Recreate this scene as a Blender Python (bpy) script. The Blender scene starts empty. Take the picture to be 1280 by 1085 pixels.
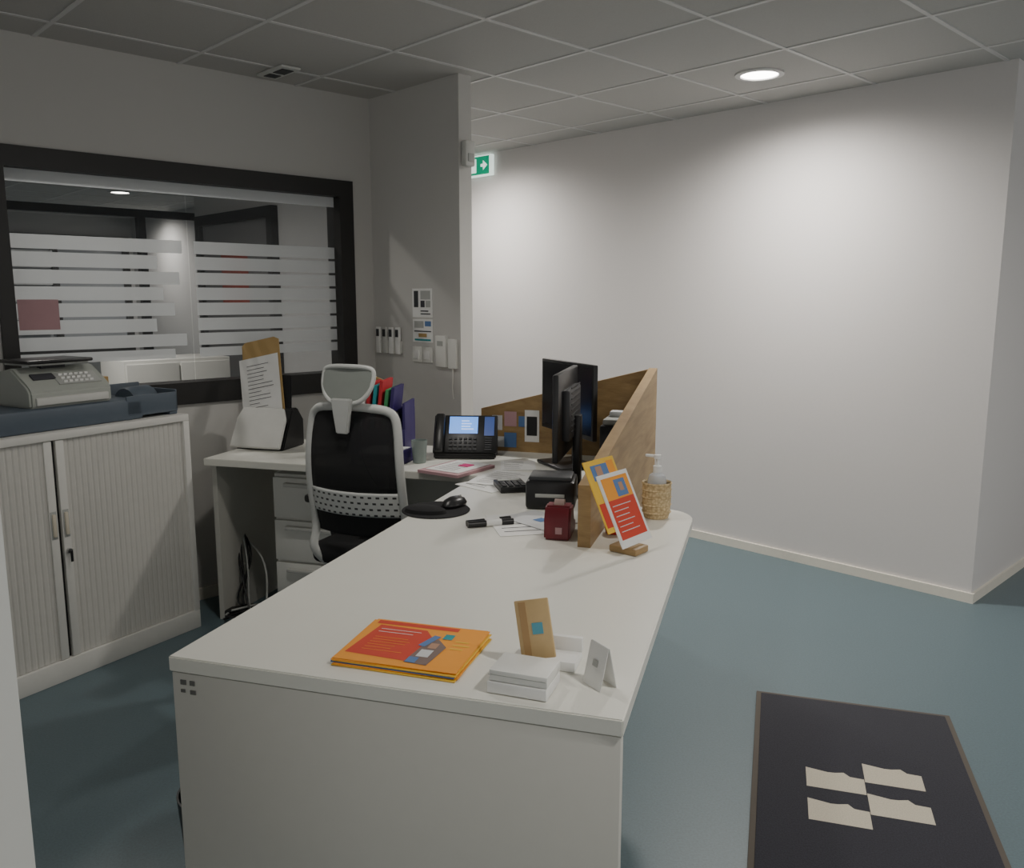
import bpy, bmesh, math, random
from mathutils import Vector, Matrix
random.seed(3)
COL=bpy.context.scene.collection
H=2.56
# ---------------------------------------------------------------- materials
_m={}
def mat(name,col,rough=.5,metal=0,var=.04,scale=30,bump=0,emis=0,spec=.5,alpha=1):
    if name in _m:return _m[name]
    m=bpy.data.materials.new(name);m.use_nodes=True;nt=m.node_tree;b=nt.nodes['Principled BSDF']
    b.inputs['Roughness'].default_value=rough;b.inputs['Metallic'].default_value=metal
    b.inputs['Specular IOR Level'].default_value=spec
    tc=nt.nodes.new('ShaderNodeTexCoord');n=nt.nodes.new('ShaderNodeTexNoise');n.inputs['Scale'].default_value=scale;n.inputs['Detail'].default_value=4
    nt.links.new(tc.outputs['Object'],n.inputs['Vector'])
    r=nt.nodes.new('ShaderNodeMix');r.data_type='RGBA'
    r.inputs[6].default_value=tuple(c*(1-var) for c in col)+(1,);r.inputs[7].default_value=tuple(min(1,c*(1+var)) for c in col)+(1,)
    nt.links.new(n.outputs['Fac'],r.inputs[0]);nt.links.new(r.outputs[2],b.inputs['Base Color'])
    if bump:
        bp=nt.nodes.new('ShaderNodeBump');bp.inputs['Strength'].default_value=bump;bp.inputs['Distance'].default_value=.002
        nt.links.new(n.outputs['Fac'],bp.inputs['Height']);nt.links.new(bp.outputs[0],b.inputs['Normal'])
    if emis:
        b.inputs['Emission Color'].default_value=tuple(col)+(1,);b.inputs['Emission Strength'].default_value=emis
    if alpha<1:b.inputs['Alpha'].default_value=alpha
    _m[name]=m;return m
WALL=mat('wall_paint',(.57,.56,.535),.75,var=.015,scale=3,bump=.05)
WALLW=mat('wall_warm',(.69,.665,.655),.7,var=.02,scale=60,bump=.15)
CEIL=mat('ceiling_tile',(.50,.49,.47),.9,var=.06,scale=120,bump=.2)
TBAR=mat('tbar',(.66,.65,.64),.5)
FLOOR=mat('vinyl_floor',(.118,.168,.190),.42,var=.25,scale=150,bump=.04)
BASEB=mat('baseboard_paint',(.80,.76,.67),.5)
WHITE=mat('white_laminate',(.78,.78,.74),.38,var=.015)
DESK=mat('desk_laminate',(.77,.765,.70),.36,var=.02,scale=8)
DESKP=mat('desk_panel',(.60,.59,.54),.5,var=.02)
STEEL=mat('cabinet_steel',(.74,.73,.69),.45)
SLAT=mat('tambour_slats',(.64,.625,.585),.5)
FRAME=mat('dark_frame',(.022,.021,.020),.45)
BLACK=mat('black_plastic',(.012,.012,.013),.35)
DARK=mat('charcoal_plastic',(.03,.032,.036),.5)
RUB=mat('black_fabric',(.012,.012,.013),.9,bump=.3,scale=200)
PAPER=mat('paper',(.82,.82,.80),.8)
PAPER2=mat('paper_grey',(.62,.63,.64),.8)
GREY=mat('grey_plastic',(.42,.43,.41),.5)
LGREY=mat('light_plastic',(.62,.62,.59),.45)
MACH=mat('machine_grey',(.40,.42,.385),.5)
SLATE=mat('slate_plastic',(.095,.122,.155),.5)
INK=mat('ink',(.05,.05,.06),.8)
BINK=mat('ink_blue',(.05,.12,.3),.7)
RED=mat('print_red',(.62,.05,.02),.6)
ORG=mat('print_orange',(.88,.34,.03),.6)
YEL=mat('print_yellow',(.85,.52,.05),.6)
BLUE=mat('print_blue',(.10,.20,.42),.6)
SKIN=mat('print_skin',(.45,.26,.17),.7)
DRED=mat('dark_red_plastic',(.16,.012,.02),.4)
PINK=mat('pink_paper',(.50,.30,.32),.8)
PURP=mat('purple_card',(.035,.02,.13),.5)
TEAL=mat('teal_card',(.02,.30,.33),.5)
GREEN=mat('green_card',(.05,.28,.10),.5)
REDC=mat('red_card',(.5,.02,.03),.5)
CARD=mat('cardboard',(.45,.30,.12),.8)
CHROME=mat('metal',(.6,.6,.6),.3,metal=1)
MATC=mat('mat_carpet',(.033,.033,.043),.95,var=.6,scale=230,bump=.6)
MATB=mat('mat_border',(.10,.085,.07),.8)
MATL=mat('mat_logo',(.58,.53,.43),.95,var=.25,scale=240,bump=.5)
LAMP=mat('lamp_glow',(1,.97,.9),.5,emis=14)
SCR=mat('phone_screen',(.10,.30,.85),.3,emis=1.2)
SCRL=mat('phone_screen_light',(.5,.7,1),.3,emis=1.2)
EXG=mat('exit_green',(.0,.30,.16),.4,emis=.6)
EXW=mat('exit_white',(.85,1,.92),.4,emis=.9)
GEL=mat('clear_bottle',(.7,.74,.78),.15,alpha=.55)
def wood():
    m=bpy.data.materials.new('oak');m.use_nodes=True;nt=m.node_tree;b=nt.nodes['Principled BSDF'];b.inputs['Roughness'].default_value=.5
    tc=nt.nodes.new('ShaderNodeTexCoord');mp=nt.nodes.new('ShaderNodeMapping');mp.inputs['Scale'].default_value=(3,1.0,9)
    n=nt.nodes.new('ShaderNodeTexNoise');n.inputs['Scale'].default_value=3;n.inputs['Detail'].default_value=5;n.inputs['Distortion'].default_value=.6
    n2=nt.nodes.new('ShaderNodeTexNoise');n2.inputs['Scale'].default_value=2;mp2=nt.nodes.new('ShaderNodeMapping');mp2.inputs['Scale'].default_value=(20,3,120)
    cr=nt.nodes.new('ShaderNodeValToRGB');cr.color_ramp.elements[0].position=.30;cr.color_ramp.elements[0].color=(.30,.185,.075,1);cr.color_ramp.elements[1].position=.7;cr.color_ramp.elements[1].color=(.47,.315,.14,1)
    mx=nt.nodes.new('ShaderNodeMix');mx.data_type='RGBA';mx.blend_type='MULTIPLY';mx.inputs[0].default_value=.25
    nt.links.new(tc.outputs['Object'],mp.inputs[0]);nt.links.new(tc.outputs['Object'],mp2.inputs[0]);nt.links.new(mp.outputs[0],n.inputs['Vector']);nt.links.new(mp2.outputs[0],n2.inputs['Vector'])
    nt.links.new(n.outputs['Fac'],cr.inputs[0]);nt.links.new(cr.outputs[0],mx.inputs[6]);nt.links.new(n2.outputs['Fac'],mx.inputs[7]);nt.links.new(mx.outputs[2],b.inputs['Base Color']);return m
OAK=wood()
def mixtrans(name,col,fac,rough=.3,transl=0):
    m=bpy.data.materials.new(name);m.use_nodes=True;nt=m.node_tree;b=nt.nodes['Principled BSDF'];b.inputs['Base Color'].default_value=col+(1,);b.inputs['Roughness'].default_value=rough
    t=nt.nodes.new('ShaderNodeBsdfTransparent');x=nt.nodes.new('ShaderNodeMixShader');x.inputs[0].default_value=fac
    src=b.outputs[0]
    if transl:
        tl=nt.nodes.new('ShaderNodeBsdfTranslucent');tl.inputs[0].default_value=(.9,.92,.93,1);y=nt.nodes.new('ShaderNodeMixShader');y.inputs[0].default_value=transl
        nt.links.new(src,y.inputs[1]);nt.links.new(tl.outputs[0],y.inputs[2]);src=y.outputs[0]
    nt.links.new(t.outputs[0],x.inputs[1]);nt.links.new(src,x.inputs[2]);nt.links.new(x.outputs[0],nt.nodes['Material Output'].inputs[0]);return m
GLASS=mixtrans('window_glass',(.10,.11,.12),.14,.02)
FROST=mixtrans('frosted_film',(.74,.76,.77),.66,.6,.35)
FROSTW=mixtrans('frosted_top_band',(.88,.89,.9),.9,.6,.55)
MESH=mixtrans('chair_mesh',(.012,.012,.013),.90,.8)
def brickmat(name,c1,c2,sc,bw,rh,mort):
    m=bpy.data.materials.new(name);m.use_nodes=True;nt=m.node_tree;b=nt.nodes['Principled BSDF'];b.inputs['Roughness'].default_value=.5
    tc=nt.nodes.new('ShaderNodeTexCoord');mp=nt.nodes.new('ShaderNodeMapping');mp.inputs['Rotation'].default_value=(math.pi/2,0,0)
    k=nt.nodes.new('ShaderNodeTexBrick');k.inputs['Color1'].default_value=c1+(1,);k.inputs['Color2'].default_value=c1+(1,);k.inputs['Mortar'].default_value=c2+(1,)
    k.inputs['Scale'].default_value=sc;k.inputs['Brick Width'].default_value=bw;k.inputs['Row Height'].default_value=rh;k.inputs['Mortar Size'].default_value=mort
    nt.links.new(tc.outputs['Object'],mp.inputs[0]);nt.links.new(mp.outputs[0],k.inputs['Vector']);nt.links.new(k.outputs[0],b.inputs['Base Color']);return m
PERF=brickmat('perforated_plastic',(.04,.04,.04),(.68,.69,.67),1,.030,.024,.0085)
def wicker():
    m=bpy.data.materials.new('wicker');m.use_nodes=True;nt=m.node_tree;b=nt.nodes['Principled BSDF'];b.inputs['Roughness'].default_value=.7
    tc=nt.nodes.new('ShaderNodeTexCoord');w=nt.nodes.new('ShaderNodeTexVoronoi');w.inputs['Scale'].default_value=120
    cr=nt.nodes.new('ShaderNodeValToRGB');cr.color_ramp.elements[0].color=(.75,.60,.36,1);cr.color_ramp.elements[1].color=(.38,.26,.12,1)
    nt.links.new(tc.outputs['Object'],w.inputs['Vector']);nt.links.new(w.outputs['Distance'],cr.inputs[0]);nt.links.new(cr.outputs[0],b.inputs['Base Color']);return m
WICK=wicker()
# ---------------------------------------------------------------- helpers
def empty(name,loc=(0,0,0),rz=0,rot=None):
    e=bpy.data.objects.new(name,None);COL.objects.link(e);e.location=loc;e.rotation_euler=rot if rot else (0,0,rz);e.empty_display_size=.05;return e
def mk(name,bm,m,parent=None,smooth=False):
    bmesh.ops.recalc_face_normals(bm,faces=bm.faces)
    me=bpy.data.meshes.new(name);bm.to_mesh(me);bm.free()
    ms=m if isinstance(m,(list,tuple)) else [m]
    for k in ms:me.materials.append(k)
    if smooth:
        for p in me.polygons:p.use_smooth=True
        try: me.set_sharp_from_angle(angle=math.radians(35))
        except Exception: pass
    o=bpy.data.objects.new(name,me);COL.objects.link(o)
    if parent:o.parent=parent
    return o
def addbox(bm,c,s,bev=0,R=None,seg=2):
    r=bmesh.ops.create_cube(bm,size=1);vs=r['verts']
    bmesh.ops.scale(bm,vec=s,verts=vs)
    if bev:
        es=list({e for v in vs for e in v.link_edges});q=bmesh.ops.bevel(bm,geom=es,offset=bev,segments=seg,affect='EDGES',profile=.5)
        vs=list({v for f in q['faces'] for v in f.verts}|{v for v in vs if v.is_valid})
    if R is not None:bmesh.ops.transform(bm,matrix=R,verts=vs)
    bmesh.ops.translate(bm,vec=c,verts=vs);return vs
def box(name,p,c,s,m,bev=0,rot=None,seg=2):
    bm=bmesh.new();addbox(bm,(0,0,0),s,bev,None,seg)
    o=mk(name,bm,m,p,smooth=bev>0);o.location=c
    if rot:o.rotation_euler=rot
    return o
def boxes(name,p,L,m,bev=0):
    bm=bmesh.new()
    for c,s in L:addbox(bm,c,s,bev)
    return mk(name,bm,m,p,smooth=bev>0)
def lo(x0,x1,y0,y1,z0,z1):return (((x0+x1)/2,(y0+y1)/2,(z0+z1)/2),(abs(x1-x0),abs(y1-y0),abs(z1-z0)))
def prism(name,p,pts,z0,z1,m,bev=0,loc=(0,0,0),rot=None):
    bm=bmesh.new();vs=[bm.verts.new((x,y,z0)) for x,y in pts];f=bm.faces.new(vs)
    r=bmesh.ops.extrude_face_region(bm,geom=[f]);bmesh.ops.translate(bm,vec=(0,0,z1-z0),verts=[g for g in r['geom'] if isinstance(g,bmesh.types.BMVert)])
    if bev:bmesh.ops.bevel(bm,geom=list(bm.edges),offset=bev,segments=2,affect='EDGES')
    o=mk(name,bm,m,p,smooth=bev>0);o.location=loc
    if rot:o.rotation_euler=rot
    return o
def lathe(name,p,prof,m,loc=(0,0,0),n=32,rot=None):
    bm=bmesh.new();rings=[]
    for r,z in prof:
        if r<1e-5:rings.append([bm.verts.new((0,0,z))])
        else:rings.append([bm.verts.new((r*math.cos(2*math.pi*i/n),r*math.sin(2*math.pi*i/n),z)) for i in range(n)])
    for a,b in zip(rings,rings[1:]):
        for i in range(n):
            j=(i+1)%n
            if len(a)==1 and len(b)==1:continue
            if len(a)==1:bm.faces.new((a[0],b[i],b[j]))
            elif len(b)==1:bm.faces.new((a[i],a[j],b[0]))
            else:bm.faces.new((a[i],a[j],b[j],b[i]))
    o=mk(name,bm,m,p,smooth=True);o.location=loc
    if rot:o.rotation_euler=rot
    return o
def cyl(name,p,loc,r,h,m,rot=None,n=28,r2=None):
    r2=r if r2 is None else r2
    return lathe(name,p,[(0,-h/2),(r,-h/2),(r2,h/2),(0,h/2)],m,loc,n,rot)
def tube(name,p,pts,r,m,closed=False,smooth=True,loc=(0,0,0)):
    cu=bpy.data.curves.new(name,'CURVE');cu.dimensions='3D';cu.bevel_depth=r;cu.bevel_resolution=3;cu.use_fill_caps=True
    sp=cu.splines.new('NURBS' if smooth else 'POLY');sp.points.add(len(pts)-1)
    for q,a in zip(sp.points,pts):q.co=(*a,1)
    sp.use_cyclic_u=closed
    if smooth:sp.order_u=3;sp.use_endpoint_u=not closed;sp.resolution_u=6
    t=bpy.data.objects.new('tmp',cu);COL.objects.link(t);dg=bpy.context.evaluated_depsgraph_get()
    me=bpy.data.meshes.new_from_object(t.evaluated_get(dg));bpy.data.objects.remove(t)
    me.name=name;me.materials.clear();me.materials.append(m)
    for f in me.polygons:f.use_smooth=True
    o=bpy.data.objects.new(name,me);COL.objects.link(o);o.parent=p;o.location=loc;return o
def quad(name,p,pts,m):
    bm=bmesh.new();bm.faces.new([bm.verts.new(a) for a in pts])
    me=bpy.data.meshes.new(name);bm.to_mesh(me);bm.free();me.materials.append(m)
    o=bpy.data.objects.new(name,me);COL.objects.link(o);o.parent=p;return o
def rect(name,p,x0,x1,y0,y1,z,m):return quad(name,p,[(x0,y0,z),(x1,y0,z),(x1,y1,z),(x0,y1,z)],m)
def textlines(name,p,x0,x1,y0,y1,n,z,m,th=.35,jag=.35):
    bm=bmesh.new();st=(y1-y0)/n
    for i in range(n):
        e=x1-(x1-x0)*random.random()*jag;ya=y1-st*(i+1)+st*(1-th)/2
        bm.faces.new([bm.verts.new(a) for a in ((x0,ya,z),(e,ya,z),(e,ya+st*th,z),(x0,ya+st*th,z))])
    me=bpy.data.meshes.new(name);bm.to_mesh(me);bm.free();me.materials.append(m)
    o=bpy.data.objects.new(name,me);COL.objects.link(o);o.parent=p;return o

# ================================================================ ROOM SHELL
Lx,Ly=-.724,-.690
FL=(-.777,4.83,0);RL=math.atan2(Ly,Lx)        # local x along left wall towards viewer, y into room
FW=(2.28,4.03,0);RW=math.atan2(.719,-.695)    # local x along long wall, y into room
def P(fr,rz,x,y):
    c,s=math.cos(rz),math.sin(rz);return fr[0]+c*x-s*y,fr[1]+s*x+c*y
def shell(name,frame,rz,L,m):
    o=boxes(name,None,L,m);o.location=frame;o.rotation_euler=(0,0,rz);return o
floor=boxes('floor',None,[lo(-12,7,-3,15,-.1,0)],FLOOR)
ceil=boxes('ceiling',None,[lo(-12,7,-3,15,H,H+.1)],CEIL)
# ceiling T-bar grid, 600 mm module centred on the downlight
bm=bmesh.new()
for i in range(-13,20):
    k=(i+.5)*.6
    if i<13:addbox(bm,(k,-1.8,0),(.018,19.2,.005))
for i in range(-19,13):
    k=(i+.5)*.6;addbox(bm,(0,k,.0005),(15.6,.018,.005))
g=mk('trim_ceiling_grid',bm,TBAR);g.location=(1.19,4.30,H-.002);g.rotation_euler=(0,0,RL)
# left wall with window opening
s0,s1,z0,z1=.13,1.86,.99,2.115
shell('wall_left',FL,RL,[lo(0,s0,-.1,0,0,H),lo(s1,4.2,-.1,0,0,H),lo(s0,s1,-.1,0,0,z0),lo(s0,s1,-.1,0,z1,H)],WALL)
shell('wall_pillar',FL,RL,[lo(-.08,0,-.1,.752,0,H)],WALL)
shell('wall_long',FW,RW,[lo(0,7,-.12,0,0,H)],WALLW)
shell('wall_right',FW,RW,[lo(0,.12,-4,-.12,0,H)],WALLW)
shell('baseboard_long',FW,RW,[lo(-.014,6.9,0,.014,0,.05)],BASEB)
shell('baseboard_right',FW,RW,[lo(-.014,0,-4,0,0,.05)],BASEB)
shell('baseboard_left',FL,RL,[lo(0.001,4.2,0,.012,0,.06)],BASEB)
# near wall end at viewer's left
e=boxes('wall_near',None,[lo(0,2.2,-.12,0,0,H)],WHITE);e.location=(-.62,1.0,0);e.rotation_euler=(0,0,RL)
# back room (L-shaped office behind the interior window)
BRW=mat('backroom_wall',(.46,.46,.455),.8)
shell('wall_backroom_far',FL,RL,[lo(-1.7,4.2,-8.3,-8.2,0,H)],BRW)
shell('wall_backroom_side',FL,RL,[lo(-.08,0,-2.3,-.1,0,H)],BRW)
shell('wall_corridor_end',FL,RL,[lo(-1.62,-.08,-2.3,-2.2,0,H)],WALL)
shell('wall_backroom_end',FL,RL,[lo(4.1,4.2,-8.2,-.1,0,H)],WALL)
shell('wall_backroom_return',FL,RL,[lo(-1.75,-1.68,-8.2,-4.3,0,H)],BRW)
# interior window
w=empty('window_1',FL,RL)
fw=.085
boxes('frame',w,[lo(s0,s1,-.115,.018,z1-fw,z1),lo(s0,s1,-.115,.018,z0,z0+fw+.02),lo(s0,s0+fw,-.115,.018,z0+fw,z1-fw),lo(s1-.06,s1,-.115,.018,z0+fw,z1-fw)],FRAME)
boxes('glass',w,[lo(s0+fw,1.024,-.052,-.046,z0+fw,z1-fw),lo(1.030,s1-.06,-.052,-.046,z0+fw,z1-fw)],GLASS)
boxes('top_band',w,[lo(s0+fw,s1-.06,-.044,-.043,z1-fw-.052,z1-fw)],FROSTW)
fr=[]
zt=1.765
rows=[.060,.062,.058,.060,.060,.060,.058,.045]
for i,hh in enumerate(rows):
    za=zt-hh
    fr.append(lo(s0+fw+.005,1.00,-.044,-.043,za,zt))
    fr.append(lo(1.06+[.0,.12,.02,.10,.05,.14,.0,.06][i],s1-.06,-.044,-.043,za,zt))
    zt=za-.013
boxes('frosted_film',w,fr,FROST)
boxes('notice',w,[lo(1.62,1.78,-.042,-.041,1.36,1.49)],PINK)
# back room far glazing with dark frames
b=empty('window_2',FL,RL)
boxes('frame',b,[lo(-1.6,4.0,-8.2,-8.12,2.2,2.3),lo(-1.6,4.0,-8.2,-8.12,.75,.85)]+[lo(x,x+.08,-8.2,-8.12,.85,2.2) for x in (-1.6,-.7,.2,1.1,2.0,2.9,3.92)],FRAME)
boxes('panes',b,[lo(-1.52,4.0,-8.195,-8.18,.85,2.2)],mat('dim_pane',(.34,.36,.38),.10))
b=empty('window_blind',FL,RL)
boxes('slats',b,[lo(-.60,.18,-8.10,-8.07,1.05+.055*i,1.082+.055*i) for i in range(18)],PAPER2)
boxes('head_rail',b,[lo(-.62,.20,-8.11,-8.06,2.04,2.09)],PAPER2)
b=empty('storage_cabinet',FL,RL)
boxes('body',b,[lo(.35,1.0,-1.5,-1.1,.05,1.13)],WHITE,.004)
boxes('doors',b,[lo(.36,.67,-1.1,-1.085,.08,1.11),lo(.68,.99,-1.1,-1.085,.08,1.11)],WHITE,.004)
boxes('plinth',b,[lo(.37,.98,-1.48,-1.12,0,.05)],BLACK)
# dark door in the side wall of the back room
b=empty('door_1',FL,RL)
boxes('frame',b,[lo(0.001,.05,-2.2,-2.13,0,2.08),lo(0.001,.05,-1.12,-1.05,0,2.08),lo(0.001,.05,-2.13,-1.12,2.01,2.08)],FRAME)
boxes('leaf',b,[lo(0.001,.02,-2.13,-1.12,0.005,2.01)],mat('door_grey',(.15,.15,.15),.35))
boxes('red_poster',b,[lo(.0205,.023,-1.85,-1.45,1.45,1.80)],mat('poster_red',(.3,.06,.04),.6))
cyl('knob',b,(.045,-1.2,1.02),.02,.05,CHROME,rot=(0,math.pi/2,0))
b=empty('glazed_partition',FL,RL)
boxes('posts',b,[lo(-1.5,-1.43,-4.25,-4.18,0,2.3),lo(-.35,-.28,-4.25,-4.18,0,2.3),lo(1.2,1.27,-4.25,-4.18,0,2.3),lo(-1.5,4.0,-4.25,-4.18,2.23,2.3)],FRAME)
boxes('panel_low',b,[lo(-.28,1.2,-4.23,-4.20,0.0,1.0)],PAPER2)

# downlights
def downlight(x,y,power):
    e=empty('recessed_downlight',(x,y,H))
    lathe('trim_ring',e,[(.085,0),(.115,0),(.115,-.008),(.09,-.010),(.085,0)],TBAR)
    lathe('diffuser',e,[(0,-.0045),(.088,-.0045),(.088,-.002),(0,-.002)],LAMP)
    l=bpy.data.lights.new('lamp','SPOT');l.energy=power;l.spot_size=math.radians(168);l.spot_blend=1;l.shadow_soft_size=.07;l.color=(1,.955,.89)
    o=bpy.data.objects.new('lamp',l);COL.objects.link(o);o.parent=e;o.location=(0,0,-.03)
downlight(1.19,4.30,165)
downlight(-.55,2.64,36)  # added lamp out of view, lights the desk top
downlight(2.86,2.57,55)  # added lamp out of view, brightens the right corner
downlight(1.12,.91,95)  # added lamp out of view near the camera, fill from the front
downlight(-.48,6.03,135)  # added corridor lamp hidden by the pillar, lifts the long wall's far end
for a in ((1.5,-.85,110),(3.0,-2.0,90),(-.5,-5.2,120),(-1.25,-6.9,90)):
    x,y=P(FL,RL,a[0],a[1]);downlight(x,y,a[2])
# exit sign on the long wall
x,y=P(FW,RW,3.62,0)
e=empty('exit_sign',(x,y,2.47),RW)
box('housing',e,(0,.022,0),(.30,.04,.15),EXW,.004)
boxes('green_face',e,[lo(-.14,.14,.0425,.044,-.065,.065)],EXG)
e2=boxes('pictogram',e,[lo(.0,.055,.045,.046,-.05,.05),lo(-.11,-.05,.045,.046,-.01,.01)],EXW)
prism('arrow',e,[(-.12,0),(-.075,.035),(-.075,-.035)],.045,.046,EXW,rot=(math.pi/2,0,0)).location=(0,.09,0)
# ceiling vent
x,y=-1.105,4.235
e=empty('ceiling_vent',(x,y,H),RL)
box('plate',e,(0,0,-.008),(.10,.24,.012),LGREY,.003)
boxes('slots',e,[lo(-.03,.03,-.09,-.03,-.017,-.0145),lo(-.03,.03,.0,.09,-.017,-.0145)],DARK)
# ================================================================ RECEPTION DESK
DO=(.192,1.363,0);DR=-.29
def DW(a,b):return (.192+.286*a-.958*b,1.363+.958*a+.286*b)
TZ=.78
d=empty('reception_desk',DO,DR)
pts=[(0,0)]
for i in range(9):
    t=math.pi/2*i/8;pts.append((-.12+.12*math.cos(t),1.40+.12*math.sin(t)))
pts+=[(-.30,1.52),(-.30,2.46),(-2.21,2.46),(-2.21,1.85),(-.90,1.85),(-.93,0)]
prism('worktop',d,pts,TZ-.032,TZ,DESK,.0025)
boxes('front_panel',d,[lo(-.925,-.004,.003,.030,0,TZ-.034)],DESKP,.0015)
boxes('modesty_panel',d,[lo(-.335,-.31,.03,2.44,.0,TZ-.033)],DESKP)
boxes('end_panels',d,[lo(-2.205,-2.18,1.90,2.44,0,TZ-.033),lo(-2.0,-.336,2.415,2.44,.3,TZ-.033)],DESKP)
boxes('cable_plate_marks',d,[lo(-.905,-.892,.001,.0035,.722,.732),lo(-.883,-.872,.001,.0035,.722,.732),lo(-.905,-.895,.001,.0035,.705,.712),lo(-.883,-.870,.001,.0035,.703,.712)],mat('plate_marks',(.14,.14,.13),.6))
# oak privacy screen
s=empty('oak_privacy_screen',DO,DR)
bm=bmesh.new()
prof=[(.985,TZ),(1.525,TZ),(1.525,.50),(2.475,.50),(2.475,1.185),(.985,.965)]
vs=[bm.verts.new((-.295,a,z)) for a,z in prof];f=bm.faces.new(vs);r=bmesh.ops.extrude_face_region(bm,geom=[f]);bmesh.ops.translate(bm,vec=(.038,0,0),verts=[q for q in r['geom'] if isinstance(q,bmesh.types.BMVert)])
bmesh.ops.triangulate(bm,faces=[f for f in bm.faces if len(f.verts)>4]);mk('side_board',bm,OAK,s)
bm=bmesh.new()
vs=[bm.verts.new((x,2.42,z)) for x,z in [(-.296,TZ),(-.296,1.182),(-1.075,.98),(-1.075,TZ)]];f=bm.faces.new(vs);r=bmesh.ops.extrude_face_region(bm,geom=[f]);bmesh.ops.translate(bm,vec=(0,.03,0),verts=[q for q in r['geom'] if isinstance(q,bmesh.types.BMVert)])
mk('back_board',bm,OAK,s)
for i,(x0,x1,za,zb,m) in enumerate([(-1.02,-.97,.88,.95,PAPER2),(-.96,-.90,.90,.97,PINK),(-.86,-.79,.83,.98,PAPER),(-1.03,-.93,.80,.85,PAPER2),(-.89,-.86,.90,.95,BLUE),(-.85,-.80,.86,.95,BLACK),(-.96,-.90,.80,.87,BLUE)]):
    yy=2.4195-.0004*i;quad('pinned_photo',s,[(x0,yy,za),(x1,yy,za),(x1,yy,zb),(x0,yy,zb)],m)
# ================================================================ DRAWER PEDESTAL
e=empty('drawer_pedestal',(*DW(2.03,1.97),0),DR)
box('body',e,(.21,.19,.37),(.42,.36,.64),WHITE,.004)
for i,(za,zb) in enumerate([(.07,.27),(.275,.475),(.48,.68)]):
    box('drawer_front',e,(.21,-.002,(za+zb)/2),(.41,.02,zb-za-.008),WHITE,.003)
    box('handle',e,(.21,-.022,zb-.035),(.28,.028,.018),LGREY,.005)
for x in (.05,.37):
    for y in (.05,.33):cyl('castor',e,(x,y,.025),.025,.03,BLACK,rot=(0,math.pi/2,0))
# ================================================================ TAMBOUR CABINET
CR=math.atan2(.862,.506)
CZ=.99
c=empty('tambour_cabinet',(-1.43,3.72,0),CR)
W0=-1.24
boxes('carcass',c,[lo(W0,0,.003,.335,CZ-.03,CZ),lo(W0,0,.003,.335,0,.085),lo(W0,W0+.03,.003,.335,.085,CZ-.03),lo(-.03,0,.003,.335,.085,CZ-.03),lo(W0+.03,-.03,.30,.33,.085,CZ-.03)],STEEL,.003)
def slats(name,x0,x1):
    bm=bmesh.new();n=int((x1-x0)/.024)*4;a=[]
    for i in range(n+1):
        x=x0+(x1-x0)*i/n;ph=i%4;y=.016+(.0028 if ph==0 else 0)
        a.append((bm.verts.new((x,y,.087)),bm.verts.new((x,y,CZ-.032))))
    for p,q in zip(a,a[1:]):bm.faces.new((p[0],q[0],q[1],p[1]))
    mk(name,bm,SLAT,c)
mid=W0/2
slats('door_l',W0+.03,mid-.035);slats('door_r',mid+.035,-.03)
boxes('door_edges',c,[lo(mid-.04,mid-.008,.008,.03,.087,CZ-.032),lo(mid+.008,mid+.04,.008,.03,.087,CZ-.032)],STEEL,.002)
boxes('dark_gap',c,[lo(mid-.009,mid+.009,.024,.05,.087,CZ-.032)],BLACK)
boxes('handle_recess',c,[lo(mid-.037,mid-.013,.0065,.012,.575,.685),lo(mid+.013,mid+.037,.0065,.012,.575,.685)],GREY,.001)
boxes('handles',c,[lo(mid-.032,mid-.018,.0,.012,.585,.675),lo(mid+.018,mid+.032,.0,.012,.585,.675)],mat('handle_beige',(.70,.64,.52),.5),.003)
cyl('lock',c,(mid+.024,.002,.52),.010,.014,CHROME,rot=(math.pi/2,0,0))
box('key',c,(mid+.024,-.012,.50),(.010,.004,.045),BLACK,.001)
# ---- franking machine on cabinet
f=empty('franking_machine',(-1.43,3.72,CZ),CR)
box('base',f,(-.50,.18,.045),(.62,.27,.09),SLATE,.015)
box('input_deck',f,(-1.0,.18,.03),(.36,.26,.06),SLATE,.012)
lathe('ink_roll',f,[(0,0),(.09,0),(.095,.01),(.095,.03),(.08,.045),(0,.045)],BLACK,loc=(-.98,.18,.06))
prism('body',f,[(0,0),(.22,0),(.22,.13),(.12,.15),(.02,.085),(0,.06)],0,.34,MACH,.008,loc=(-.66,.065,.09),rot=(math.pi/2,0,math.pi/2))
box('front_lip',f,(-.49,.062,.115),(.30,.014,.03),LGREY,.004)
box('keypad',f,(-.44,.11,.192),(.18,.07,.006),GREY,.002,rot=(.58,0,0))
box('display',f,(-.57,.125,.204),(.09,.035,.008),INK,.002,rot=(.58,0,0))
bm=bmesh.new()
for i in range(6):
    for j in range(3):addbox(bm,(-.50+.022*i,.092+.018*j,.184+.012*j),(.014,.012,.008))
mk('keys',bm,PAPER,f)
box('scale_platform',f,(-.50,.205,.262),(.27,.20,.014),BLACK,.005)
box('scale_rim',f,(-.50,.205,.252),(.24,.18,.010),GREY,.003)
box('scale_stem',f,(-.50,.205,.243),(.1,.08,.022),DARK)
box('catch_tray_floor',f,(-.145,.18,.02),(.25,.27,.012),SLATE,.005)
boxes('catch_tray_sides',f,[lo(-.27,-.02,.045,.055,.02,.10),lo(-.27,-.02,.30,.31,.02,.13),lo(-.03,-.02,.045,.31,.02,.11),lo(-.06,-.02,.05,.31,0.0,.02),lo(-.27,-.24,.05,.31,0.0,.02)],SLATE,.004)
lathe('roller_cover',f,[(0,0),(.055,0),(.06,.01),(.06,.13),(.055,.14),(0,.14)],SLATE,loc=(-.22,.13,.07),rot=(0,math.pi/2,.2))
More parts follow.
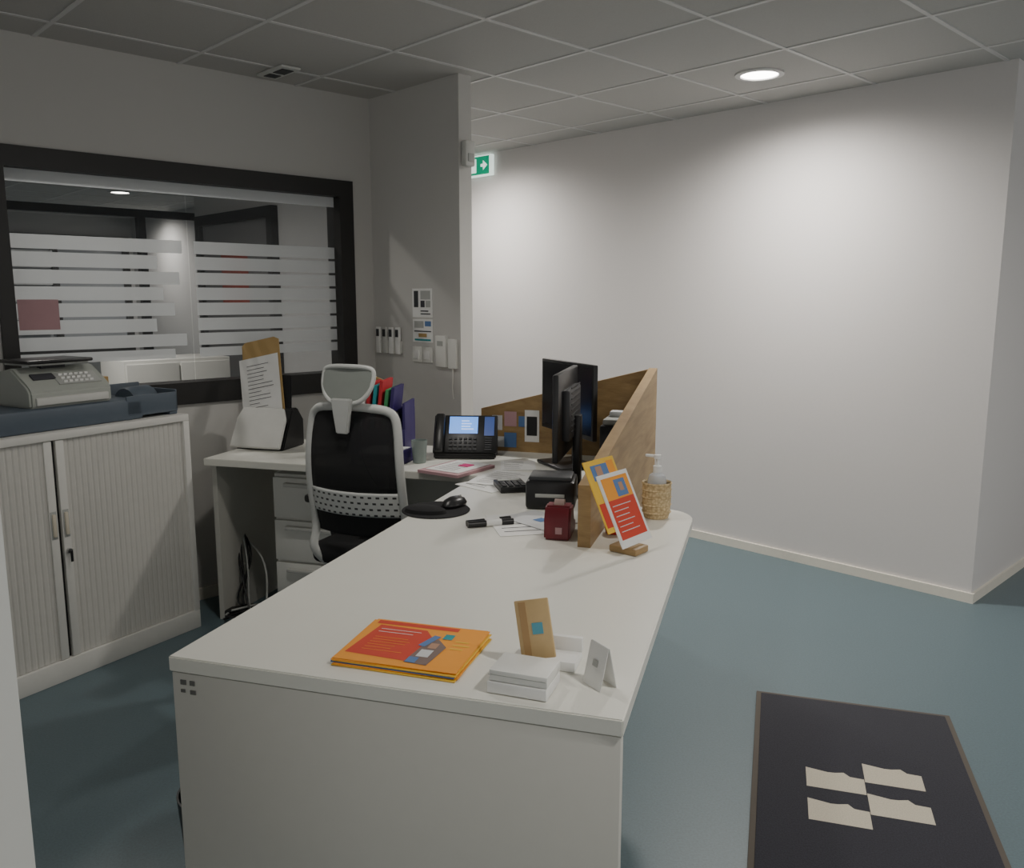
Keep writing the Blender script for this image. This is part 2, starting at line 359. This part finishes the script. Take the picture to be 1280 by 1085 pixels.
box('envelopes',f,(-.29,.25,.15),(.10,.10,.05),CARD,.003,rot=(0,0,.3))
# ================================================================ OFFICE CHAIR
ch=empty('office_chair',(-.514,3.38,0),-.4)
WF=mat('chair_frame_white',(.56,.57,.55),.4)
for i in range(5):
    a=2*math.pi*i/5+.3;dx,dy=math.cos(a),math.sin(a)
    tube('base_leg',ch,[(0,0,.10),(.15*dx,.15*dy,.10),(.30*dx,.30*dy,.065)],.02,WF)
    cyl('castor',ch,(.30*dx,.30*dy,.03),.03,.04,BLACK,rot=(math.pi/2,0,a))
cyl('gas_lift',ch,(0,0,.26),.025,.34,BLACK)
box('mechanism',ch,(0,0,.42),(.18,.22,.05),BLACK,.01)
box('seat',ch,(0,.02,.49),(.47,.46,.09),RUB,.035,seg=4)
def bx(u):return u*.205
def by(u,v):return -.235-.05*math.sin(v*2.6)+.05*u*u
def bz(v):return .60+v*.48
def surf(name,u0,u1,v0,v1,m,off=0,nu=10,nv=10,sol=.006):
    bm=bmesh.new();G=[[bm.verts.new((bx(u0+(u1-u0)*i/nu)*(1-.08*(v0+(v1-v0)*j/nv)),by(u0+(u1-u0)*i/nu,v0+(v1-v0)*j/nv)+off,bz(v0+(v1-v0)*j/nv))) for i in range(nu+1)] for j in range(nv+1)]
    for j in range(nv):
        for i in range(nu):bm.faces.new((G[j][i],G[j][i+1],G[j+1][i+1],G[j+1][i]))
    o=mk(name,bm,m,ch,smooth=True);md=o.modifiers.new('s','SOLIDIFY');md.thickness=sol;return o
surf('back_mesh',-1,1,.34,1,MESH,sol=.003)
surf('back_lower',-.95,.95,-.02,.24,RUB,sol=.003)
surf('lumbar_plate',-.97,.97,.16,.36,PERF,off=-.004,sol=.008)
loop=[]
for u,v in [(-1,.0),(-1.03,.3),(-1.03,.6),(-1.0,.93),(-.85,1.01),(-.4,1.03),(.4,1.03),(.85,1.01),(1.0,.93),(1.03,.6),(1.03,.3),(1,.0)]:
    loop.append((bx(u)*(1-.08*v),by(u,v),bz(v)))
tube('back_frame',ch,[(-.16,-.15,.43),(-.205,-.24,.50)]+loop+[(.205,-.24,.50),(.16,-.15,.43)],.017,WF)
tube('headrest_stem',ch,[(0,-.275,1.02),(0,-.30,1.06),(0,-.28,1.11)],.016,WF)
prism('headrest_stem_plate',ch,[(-.024,-.07),(.024,-.07),(.045,.06),(-.045,.06)],-.01,.01,WF,.004,loc=(0,-.295,1.07),rot=(math.pi/2,0,0))
HM=mat('headrest_mesh',(.24,.26,.24),.8)
hr=empty('headrest',(0,-.26,1.165));hr.parent=ch
# mesh pad held in a white hoop, wider at the top
tube('headrest_frame',hr,[(-.045,-.025,-.055),(-.085,-.012,-.035),(-.108,.005,.01),(-.110,.02,.06),(-.095,.018,.078),(0,.01,.082),(.095,.018,.078),(.110,.02,.06),(.108,.005,.01),(.085,-.012,-.035),(.045,-.025,-.055)],.009,WF,closed=True)
prism('headrest_pad',hr,[(-.045,-.062),(.045,-.062),(.085,-.04),(.105,.0),(.106,.05),(.09,.066),(-.09,.066),(-.106,.05),(-.105,.0),(-.085,-.04)],-.005,.005,HM,.002,loc=(0,0,.008),rot=(math.pi/2-.28,0,0))
for sx in (-1,1):
    tube('arm_post',ch,[(sx*.20,0,.44),(sx*.275,0,.46),(sx*.275,0,.66)],.016,BLACK)
    box('armrest',ch,(sx*.275,.0,.685),(.085,.25,.035),BLACK,.012)
# ================================================================ DESK ITEMS
def on(name,x,y,rz=0,z=TZ+.0006):return empty(name,(x,y,z),rz)
# document scanner
e=on('document_scanner',-1.19,4.06,DR)
prism('base',e,[(-.08,0),(.12,0),(.12,.13),(.07,.19),(.02,.19)],-.125,.135,BLACK,.006,rot=(math.pi/2,0,math.pi/2))
prism('front_tray',e,[(-.125,.0),(.145,.0),(.14,.15),(.115,.205),(-.105,.205),(-.125,.15)],0,.014,LGREY,.004,loc=(0,-.115,.012),rot=(math.radians(60),0,0))
box('brand_line',e,(.0,-.060,.084),(.07,.003,.004),INK,rot=(math.radians(-30),0,0))
prism('feeder',e,[(-.12,0),(.12,0),(.10,.18),(-.10,.18)],0,.012,BLACK,.004,loc=(0,.04,.17),rot=(math.radians(74),0,0))
q=empty('sheet_tilt',(-.03,.018,.155),rot=(math.radians(74),0,0));q.parent=e
q2=empty('turn',(0,0,0),rot=(0,0,.22));q2.parent=q
rect('page',q2,-.10,.115,0,.29,.006,PAPER);textlines('page_text',q2,-.06,.08,.03,.26,12,.0075,INK,.14,.6)
prism('folder',q2,[(-.09,.0),(.125,.0),(.125,.36),(.10,.375),(-.06,.375),(-.08,.36)],0,.003,CARD)
# folder organiser
e=on('folder_organiser',*DW(2.26,1.50),DR+.2)
for i,(m,h_) in enumerate([(TEAL,.28),(PAPER,.27),(REDC,.32),(TEAL,.31),(REDC,.33),(GREEN,.29),(PURP,.30)]):
    box('folder',e,(-.115+.027*i,.0,.012+h_/2),(.016,.20,h_),m,.002,rot=(0,.12,0))
boxes('box_rack',e,[lo(-.14,.12,-.11,.11,0,.012),lo(.108,.12,-.11,.11,.0,.24),lo(-.14,-.128,-.11,.11,0,.14),lo(-.14,.12,-.12,-.11,0,.12),lo(-.14,.12,.105,.115,0,.2)],PURP,.002)
prism('card_box',e,[(-.07,0),(.07,0),(.07,.05),(0,.08),(-.07,.06)],-.01,.01,CARD,loc=(-.10,.14,.27),rot=(math.pi/2,0,0))
e2=on('paper_tray',*DW(1.98,1.38),DR)
boxes('trays',e2,[lo(-.10,.10,-.11,.11,0,.01),lo(-.10,.10,-.11,.11,.04,.05),lo(-.10,-.09,-.11,.11,0,.06),lo(.09,.10,-.11,.11,0,.06)],PURP,.002)
boxes('sheets',e2,[lo(-.085,.085,-.11,.10,.012,.03),lo(-.085,.085,-.10,.10,.051,.06)],PAPER2)
e=on('drinking_cup',*DW(2.04,1.235));lathe('cup',e,[(0,0),(.028,0),(.036,.10),(.033,.10),(.026,.005),(0,.005)],mat('cup_glass',(.25,.30,.28),.2))
# phone
e=on('desk_phone',-.20,3.83,-.05)
prism('base',e,[(-.08,0),(.09,0),(.09,.10),(.06,.13),(-.08,.02)],-.15,.13,BLACK,.005,rot=(math.pi/2,0,math.pi/2))
t=empty('face',(0,-.05,.05),rot=(math.radians(55),0,0));t.parent=e
box('panel',t,(-.01,.06,.006),(.29,.19,.018),BLACK,.006)
box('handset',t,(-.125,.055,.032),(.045,.19,.03),BLACK,.012)
rect('screen',t,-.085,.045,.06,.145,.0165,SCR);textlines('screen_text',t,-.03,.03,.075,.13,4,.0172,SCRL,.4,.5)
rect('side_screen',t,.075,.12,.05,.145,.0165,mat('side_lcd',(.02,.06,.25),.3,emis=.4))
bm=bmesh.new()
for i in range(6):
    for j in range(4):addbox(bm,(-.075+.022*i,-.02+.018*j,.018),(.014,.010,.006))
for j in range(6):addbox(bm,(.095,-.02+.014*j*.8,.018),(.03,.006,.004))
mk('keys',bm,DARK,t)
# monitors
def monitor(x,y,rz,w,h_,z0m):
    e=on('computer_monitor',x,y,rz)
    box('stand_foot',e,(0,0,.008),(.24,.18,.014),BLACK,.004)
    box('stand_post',e,(0,.045,.15),(.05,.03,.28),BLACK,.006)
    box('shell',e,(0,0,z0m+h_/2),(w,.022,h_),BLACK,.005)
    box('back_bulge',e,(0,.022,z0m+h_/2),(w*.6,.03,h_*.6),DARK,.01)
    quad('screen',e,[(-w/2+.012,-.0115,z0m+.02),(w/2-.012,-.0115,z0m+.02),(w/2-.012,-.0115,z0m+h_-.012),(-w/2+.012,-.0115,z0m+h_-.012)],mat('dark_screen',(.012,.013,.016),.25))
    bm=bmesh.new()
    for i in range(9):addbox(bm,(0,.0375,z0m+h_*.3+.02*i),(w*.45,.003,.005))
    mk('vents',bm,DARK,e)
def heading_rz(hd):return math.pi/2-hd
monitor(.240,3.60,heading_rz(-.42)+math.pi,.47,.31,.14)
monitor(.20,3.13,heading_rz(.22)+math.pi,.46,.31,.145)
e=on('label_printer',*DW(1.46,.49),DR+.15)
box('body',e,(0,0,.05),(.17,.16,.10),BLACK,.012);box('lid',e,(0,-.01,.104),(.15,.12,.02),DARK,.008);box('slot',e,(0,-.081,.05),(.10,.006,.012),GREY,.001)
e=on('receipt_printer',*DW(2.27,.385),DR)
box('body',e,(0,0,.09),(.15,.20,.18),DARK,.012);box('cover',e,(0,0,.19),(.13,.17,.03),GREY,.01);box('roll',e,(0,.02,.215),(.10,.06,.03),PAPER2,.01)
e=on('tape_dispenser',*DW(1.10,.375),DR+.1)
prism('body',e,[(-.07,0),(.07,0),(.07,.035),(.03,.05),(.01,.10),(-.045,.10),(-.07,.06)],-.04,.04,DRED,.006,rot=(math.pi/2,0,math.pi/2))
cyl('roll',e,(0,-.01,.085),.028,.03,mat('tape',(.35,.25,.22),.3),rot=(0,math.pi/2,0))
box('front_mark',e,(.005,-.0715,.03),(.02,.002,.02),PINK)
# mouse & pad
e=on('mouse_pad',-.26,2.82,DR)
lathe('pad',e,[(0,0),(.115,0),(.117,.002),(.115,.004),(0,.004)],RUB,n=48)
lathe('wrist_rest',e,[(0,.004),(.075,.004),(.07,.016),(.045,.024),(0,.026)],RUB,loc=(-.02,-.045,0)).scale=(1,.55,1)
e=on('computer_mouse',-.20,2.865,DR-.3,z=TZ+.006)
lathe('shell',e,[(0,0),(.032,0),(.034,.008),(.028,.022),(.015,.031),(0,.033)],BLACK).scale=(1,1.7,1)
box('wheel',e,(0,.03,.028),(.006,.016,.01),GREY,.002)
e=on('desk_calculator',*DW(1.66,.70),DR+.5)
box('body',e,(0,0,.012),(.11,.15,.022),BLACK,.004);box('lcd',e,(0,.05,.024),(.085,.025,.003),GREY)
bm=bmesh.new()
for i in range(4):
    for j in range(5):addbox(bm,(-.036+.024*i,-.058+.019*j,.025),(.016,.012,.005))
mk('keys',bm,DARK,e)
# marker pens
e=on('marker_pens',-.068,2.62,.3)
for i in range(2):
    cyl('barrel',e,(0,.024*i,.010),.010,.15,BLACK,rot=(0,math.pi/2,.1*i));cyl('label',e,(.01,.024*i,.010),.0106,.05,PAPER,rot=(0,math.pi/2,.1*i))
# papers
def sheet(name,x,y,rz,w,h_,m=PAPER,lines=8,k=1,ink=INK,th=.0015):
    e=on(name,x,y,rz,z=TZ+.0006+.0022*(k-1));box('page',e,(0,0,th/2),(w,h_,th),m)
    if lines:textlines('print',e,-w*.4,w*.4,-h_*.4,h_*.4,lines,th+.0004,ink,.15,.5)
    return e
e=sheet('loose_papers',.045,2.645,DR+.5,.22,.26,lines=5)
e2=empty('second_page',(.05,.03,.0025),.5);e2.parent=e;box('page',e2,(0,0,.001),(.15,.21,.001),PAPER2);rect('blue_logo',e2,-.02,.02,-.03,.01,.0022,BLUE)
e=sheet('printed_documents',-.05,3.25,DR-.5,.21,.28,lines=10)
e2=empty('second_page',(-.04,.07,.0025),.4);e2.parent=e;box('page',e2,(0,0,.001),(.21,.28,.001),PAPER);textlines('txt',e2,-.08,.08,-.11,.11,9,.002,INK,.15)
e=sheet('notepad',*DW(1.93,1.02),DR-.3,.21,.26,PINK,0,th=.012)
box('page',e,(.0,.01,.0135),(.17,.22,.002),PAPER);textlines('t',e,-.06,.06,-.08,.08,7,.0152,INK,.15);box('sticky',e,(.02,.04,.016),(.05,.05,.004),mat('magenta_note',(.6,.05,.2),.7),.001)
sheet('form_sheet',*DW(2.10,.80),DR+.3,.15,.21,lines=6)
# brochure stack
def flyer(e,w,h_,z):
    rect('paper',e,-w/2,w/2,-h_/2,h_/2,z,ORG)
    quad('red_field',e,[(-w*.46,-h_*.34,z+.0004),(w*.08,-h_*.38,z+.0004),(w*.12,h_*.14,z+.0004),(w*.0,h_*.34,z+.0004),(-w*.42,h_*.36,z+.0004)],RED)
    rect('red_header',e,-w*.47,w*.25,h_*.39,h_*.47,z+.0004,RED)
    textlines('header',e,-w*.38,-w*.02,h_*.16,h_*.30,2,z+.0008,PAPER,.14,.2)
    textlines('body',e,-w*.36,-w*.02,-h_*.26,h_*.10,6,z+.0008,ORG,.14,.4)
    quad('photo',e,[(w*.05,-h_*.40,z+.0008),(w*.24,-h_*.42,z+.0008),(w*.27,h_*.0,z+.0008),(w*.16,h_*.16,z+.0008),(w*.08,h_*.05,z+.0008)],mat('photo_brown',(.20,.14,.12),.6))
    rect('photo_face',e,w*.13,w*.20,-h_*.06,h_*.06,z+.0012,SKIN);rect('photo_shirt',e,w*.10,w*.20,-h_*.26,-h_*.10,z+.0012,PAPER2);rect('photo_jeans',e,w*.06,w*.14,-h_*.40,-h_*.28,z+.0012,BLUE)
    quad('headline',e,[(w*.04,-h_*.02,z+.0013),(w*.10,-h_*.04,z+.0013),(w*.16,h_*.22,z+.0013),(w*.10,h_*.24,z+.0013)],BLUE)
    textlines('side',e,w*.30,w*.44,-h_*.05,h_*.2,3,z+.0006,YEL,.3)
    rect('logo',e,w*.18,w*.26,h_*.18,h_*.30,z+.0009,TEAL)
e=on('brochure_stack',-.202,1.658,DR)
for i in range(5):
    o=box('leaf',e,(random.uniform(-.004,.004),random.uniform(-.003,.003)-.002*(5-i),.0012+.0024*i),(.262,.215,.0022),[YEL,ORG,BINK,YEL,ORG][i]);o.rotation_euler=(0,0,random.uniform(-.03,.03))
flyer(e,.262,.215,.0128)
# business card boxes
e=on('business_card_boxes',.022,1.487,DR-.06)
box('box_lower',e,(0,0,.012),(.115,.085,.022),PAPER,.0015);box('box_upper',e,(.002,.002,.0345),(.112,.083,.021),WHITE,.0015)
boxes('lid_line',e,[lo(-.055,.056,-.0415,-.0405,.036,.037)],GREY)
# wooden card holder
e=on('wooden_card_holder',.072,1.600,DR)
box('tray_base',e,(0,0,.010),(.125,.07,.020),PAPER,.002)
box('tray_back',e,(.03,.025,.034),(.07,.012,.030),PAPER,.002)
LW_=mat('light_wood',(.58,.41,.20),.5,var=.15,scale=25)
cdn=empty('card',(-.020,-.028,.078),rot=(-.22,-.22,0));cdn.parent=e
box('wood_card',cdn,(0,0,0),(.070,.007,.115),LW_,.002)
boxes('logo_blue',cdn,[lo(-.004,.018,-.0046,-.0036,-.010,.012)],mat('logo_blue',(.10,.35,.45),.5))
boxes('band',cdn,[lo(-.026,-.012,-.0042,-.0036,-.054,.054)],mat('wood_band',(.42,.26,.11),.5))
# tent card
e=on('tent_card',.165,1.50,DR-.75)
box('front',e,(0,-.010,.040),(.055,.001,.082),PAPER,rot=(-.22,0,0));box('rear',e,(0,.010,.040),(.055,.001,.082),PAPER,rot=(.22,0,0))
box('print',e,(.0,-.0115,.045),(.014,.001,.012),GREY,rot=(-.22,0,0))
# flyer display stand
e=on('flyer_display_stand',.350,2.335,.875)
box('foot',e,(0,.02,.010),(.07,.09,.020),OAK,.004)
t=empty('tilt',(0,-.005,.018),rot=(math.radians(64),0,0));t.parent=e
box('back_leaflet',t,(-.035,.165,.004),(.15,.21,.003),YEL);box('card',t,(0,.115,.008),(.155,.215,.003),PAPER)
e3=empty('front_leaflet',(0,.115,.0098));e3.parent=t
rect('paper',e3,-.072,.072,-.10,.10,.0004,PAPER);rect('red',e3,-.066,.066,-.085,.03,.0008,RED);quad('org',e3,[(-.066,.03,.0008),(.066,.03,.0008),(.066,.095,.0008),(-.066,.095,.0008)],ORG)
rect('ph',e3,-.01,.045,.035,.085,.0012,BLUE);rect('fc',e3,.01,.03,.05,.075,.0014,SKIN);textlines('t',e3,-.055,.05,-.07,.02,6,.0012,PAPER2,.15)
e4=empty('rear_art',(-.035,.165,.0058));e4.parent=t
rect('ph',e4,-.05,.03,.045,.09,.0004,BLUE);rect('fc',e4,-.03,0,.055,.085,.0008,SKIN);rect('rd',e4,-.07,.07,-.09,-.02,.0004,RED);rect('yl',e4,.03,.065,.03,.095,.0004,ORG)
e=on('red_pin_cushion',*DW(1.17,.215));lathe('body',e,[(0,0),(.03,0),(.034,.015),(.028,.03),(.02,.034),(0,.034)],REDC);lathe('rim',e,[(.02,.034),(.026,.036),(.02,.042),(0,.042)],PAPER)
# basket with sanitiser
e=on('wicker_basket',.478,2.735)
lathe('weave',e,[(0,0),(.040,0),(.045,.02),(.047,.06),(.047,.112),(.050,.116),(.047,.120),(.043,.116),(.042,.06),(.038,.006),(0,.006)],WICK)
for z in (.02,.045,.07,.095):lathe('ring',e,[(.045,z-.004),(.0495,z),(.045,z+.004)],WICK)
e=on('hand_sanitiser_bottle',.478,2.735,2.6,z=TZ+.0075)
lathe('bottle',e,[(0,0),(.028,0),(.031,.005),(.031,.115),(.026,.135),(.012,.145),(0,.145)],GEL);lathe('label',e,[(.0313,.05),(.0313,.10)],mat('blue_label',(.25,.4,.6),.5))
lathe('cap',e,[(0,.144),(.014,.144),(.014,.165),(.006,.168),(.005,.188),(.012,.190),(.012,.202),(0,.204)],PAPER);box('nozzle',e,(.02,0,.197),(.045,.010,.009),PAPER,.003)
# ================================================================ PILLAR WALL DEVICES
def dev(name,y,z):
    px,py=P(FL,RL,0,y);return empty(name,(px,py,z),RL)
for i in range(4):
    e=dev('remote_control',.06+.06*i,1.265)
    box('cradle',e,(.008,0,-.035),(.016,.045,.07),LGREY,.003);box('body',e,(.014,0,0),(.016,.038,.145),PAPER if i!=1 else LGREY,.004);box('lcd',e,(.0225,0,.04),(.002,.026,.04),DARK)
def wp(name,y0,y1,za,zb,parts):
    e=dev(name,(y0+y1)/2,(za+zb)/2);w_=(y1-y0)/2;h_=(zb-za)/2
    boxes('sheet',e,[lo(.0005,.002,-w_,w_,-h_,h_)],PAPER)
    for j,(a,b_,c_,d_,m) in enumerate(parts):boxes('print',e,[lo(.0021,.0026+.0003*j,-w_+2*w_*a,-w_+2*w_*b_,-h_+2*h_*c_,-h_+2*h_*d_)],m)
wp('wall_notice',.36,.53,1.395,1.545,[(.08,.30,.35,.92,DARK),(.42,.9,.62,.92,GREY),(.42,.62,.35,.58,INK),(.68,.9,.35,.58,GREY),(.42,.9,.10,.14,INK),(.42,.8,.20,.24,INK)])
wp('wall_notice',.36,.53,1.265,1.385,[(.08,.55,.62,.92,GREY),(.62,.92,.70,.92,BLUE),(.08,.92,.45,.50,INK),(.3,.7,.22,.38,CARD),(.1,.9,.06,.14,TEAL)])
for i in range(2):
    e=dev('wall_switch',.40+.09*i,1.20);box('plate',e,(.005,0,0),(.01,.075,.08),WHITE,.002);box('rocker',e,(.012,0,0),(.006,.045,.045),PAPER,.002)
e=dev('wall_thermostat',.645,1.225);box('body',e,(.012,-.03,0),(.024,.08,.16),WHITE,.004);box('side_unit',e,(.010,.055,-.01),(.02,.06,.15),WHITE,.004);box('lcd',e,(.0245,-.03,.04),(.002,.045,.025),GREY)
tube('cord',e,[(.01,.055,-.075),(.012,.06,-.12),(.012,.05,-.2),(.01,.06,-.24)],.003,WHITE)
px,py=P(FL,RL,-.04,.752)
e=empty('motion_sensor',(px,py,2.19),RL);box('body',e,(0,.022,0),(.06,.04,.12),LGREY,.008);box('lens',e,(0,.044,-.02),(.035,.006,.04),GREY,.003)
# ================================================================ FLOOR ITEMS
e=empty('entrance_mat',(.94,3.06,0),DR-.01)
box('border',e,(.335,-.585,.004),(.67,1.17,.008),MATB,.002);box('pile',e,(.335,-.585,.007),(.635,1.135,.008),MATC,.002)
lg=empty('logo',(.335,-.64,.0114));lg.parent=e
def wav(name,u0,v0):
    w_,h_=.172,.112
    pts=[(u0,v0),(u0+w_,v0),(u0+w_,v0+h_*.78),(u0+w_*.76,v0+h_*.80),(u0+w_*.66,v0+h_*.98),(u0+w_*.50,v0+h_*.90),(u0+w_*.38,v0+h_*.88),(u0,v0+h_)]
    quad(name,lg,[(a,b,0) for a,b in pts],MATL)
wav('tl',-.172,.012);wav('tr',.002,.085);wav('bl',-.172,-.165);wav('br',.002,-.09)
e=empty('waste_bin',(*DW(.34,1.075),0));lathe('bin',e,[(0,0),(.09,0),(.11,.26),(.105,.26),(.087,.01),(0,.01)],BLACK)
e=empty('power_cables',(-1.25,3.75,0),0)
for i in range(6):
    random.seed(i+10);pts=[(-.10,.28,.60-.05*i),(-.09+.03*i,.22,.3)]+[(random.uniform(-.12,.14),random.uniform(-.05,.16),.008+.01*i) for _ in range(6)]
    tube('cable',e,pts,.005,[BLACK,BLACK,GREY][i%3])
box('power_strip',e,(.0,.13,.022),(.25,.055,.04),BLACK,.006,rot=(0,0,.4))
# ================================================================ WORLD, CAMERA
wd=bpy.data.worlds.new('World');bpy.context.scene.world=wd;wd.use_nodes=True
bg=wd.node_tree.nodes['Background'];bg.inputs[0].default_value=(1,.985,.955,1);bg.inputs[1].default_value=.72
cd=bpy.data.cameras.new('Camera');cam=bpy.data.objects.new('Camera',cd);COL.objects.link(cam)
cd.sensor_width=36;cd.lens=36*1060/1280;cam.location=(0,0,1.5);cam.rotation_euler=(math.pi/2-.16,0,0);cd.clip_start=.05
bpy.context.scene.camera=cam
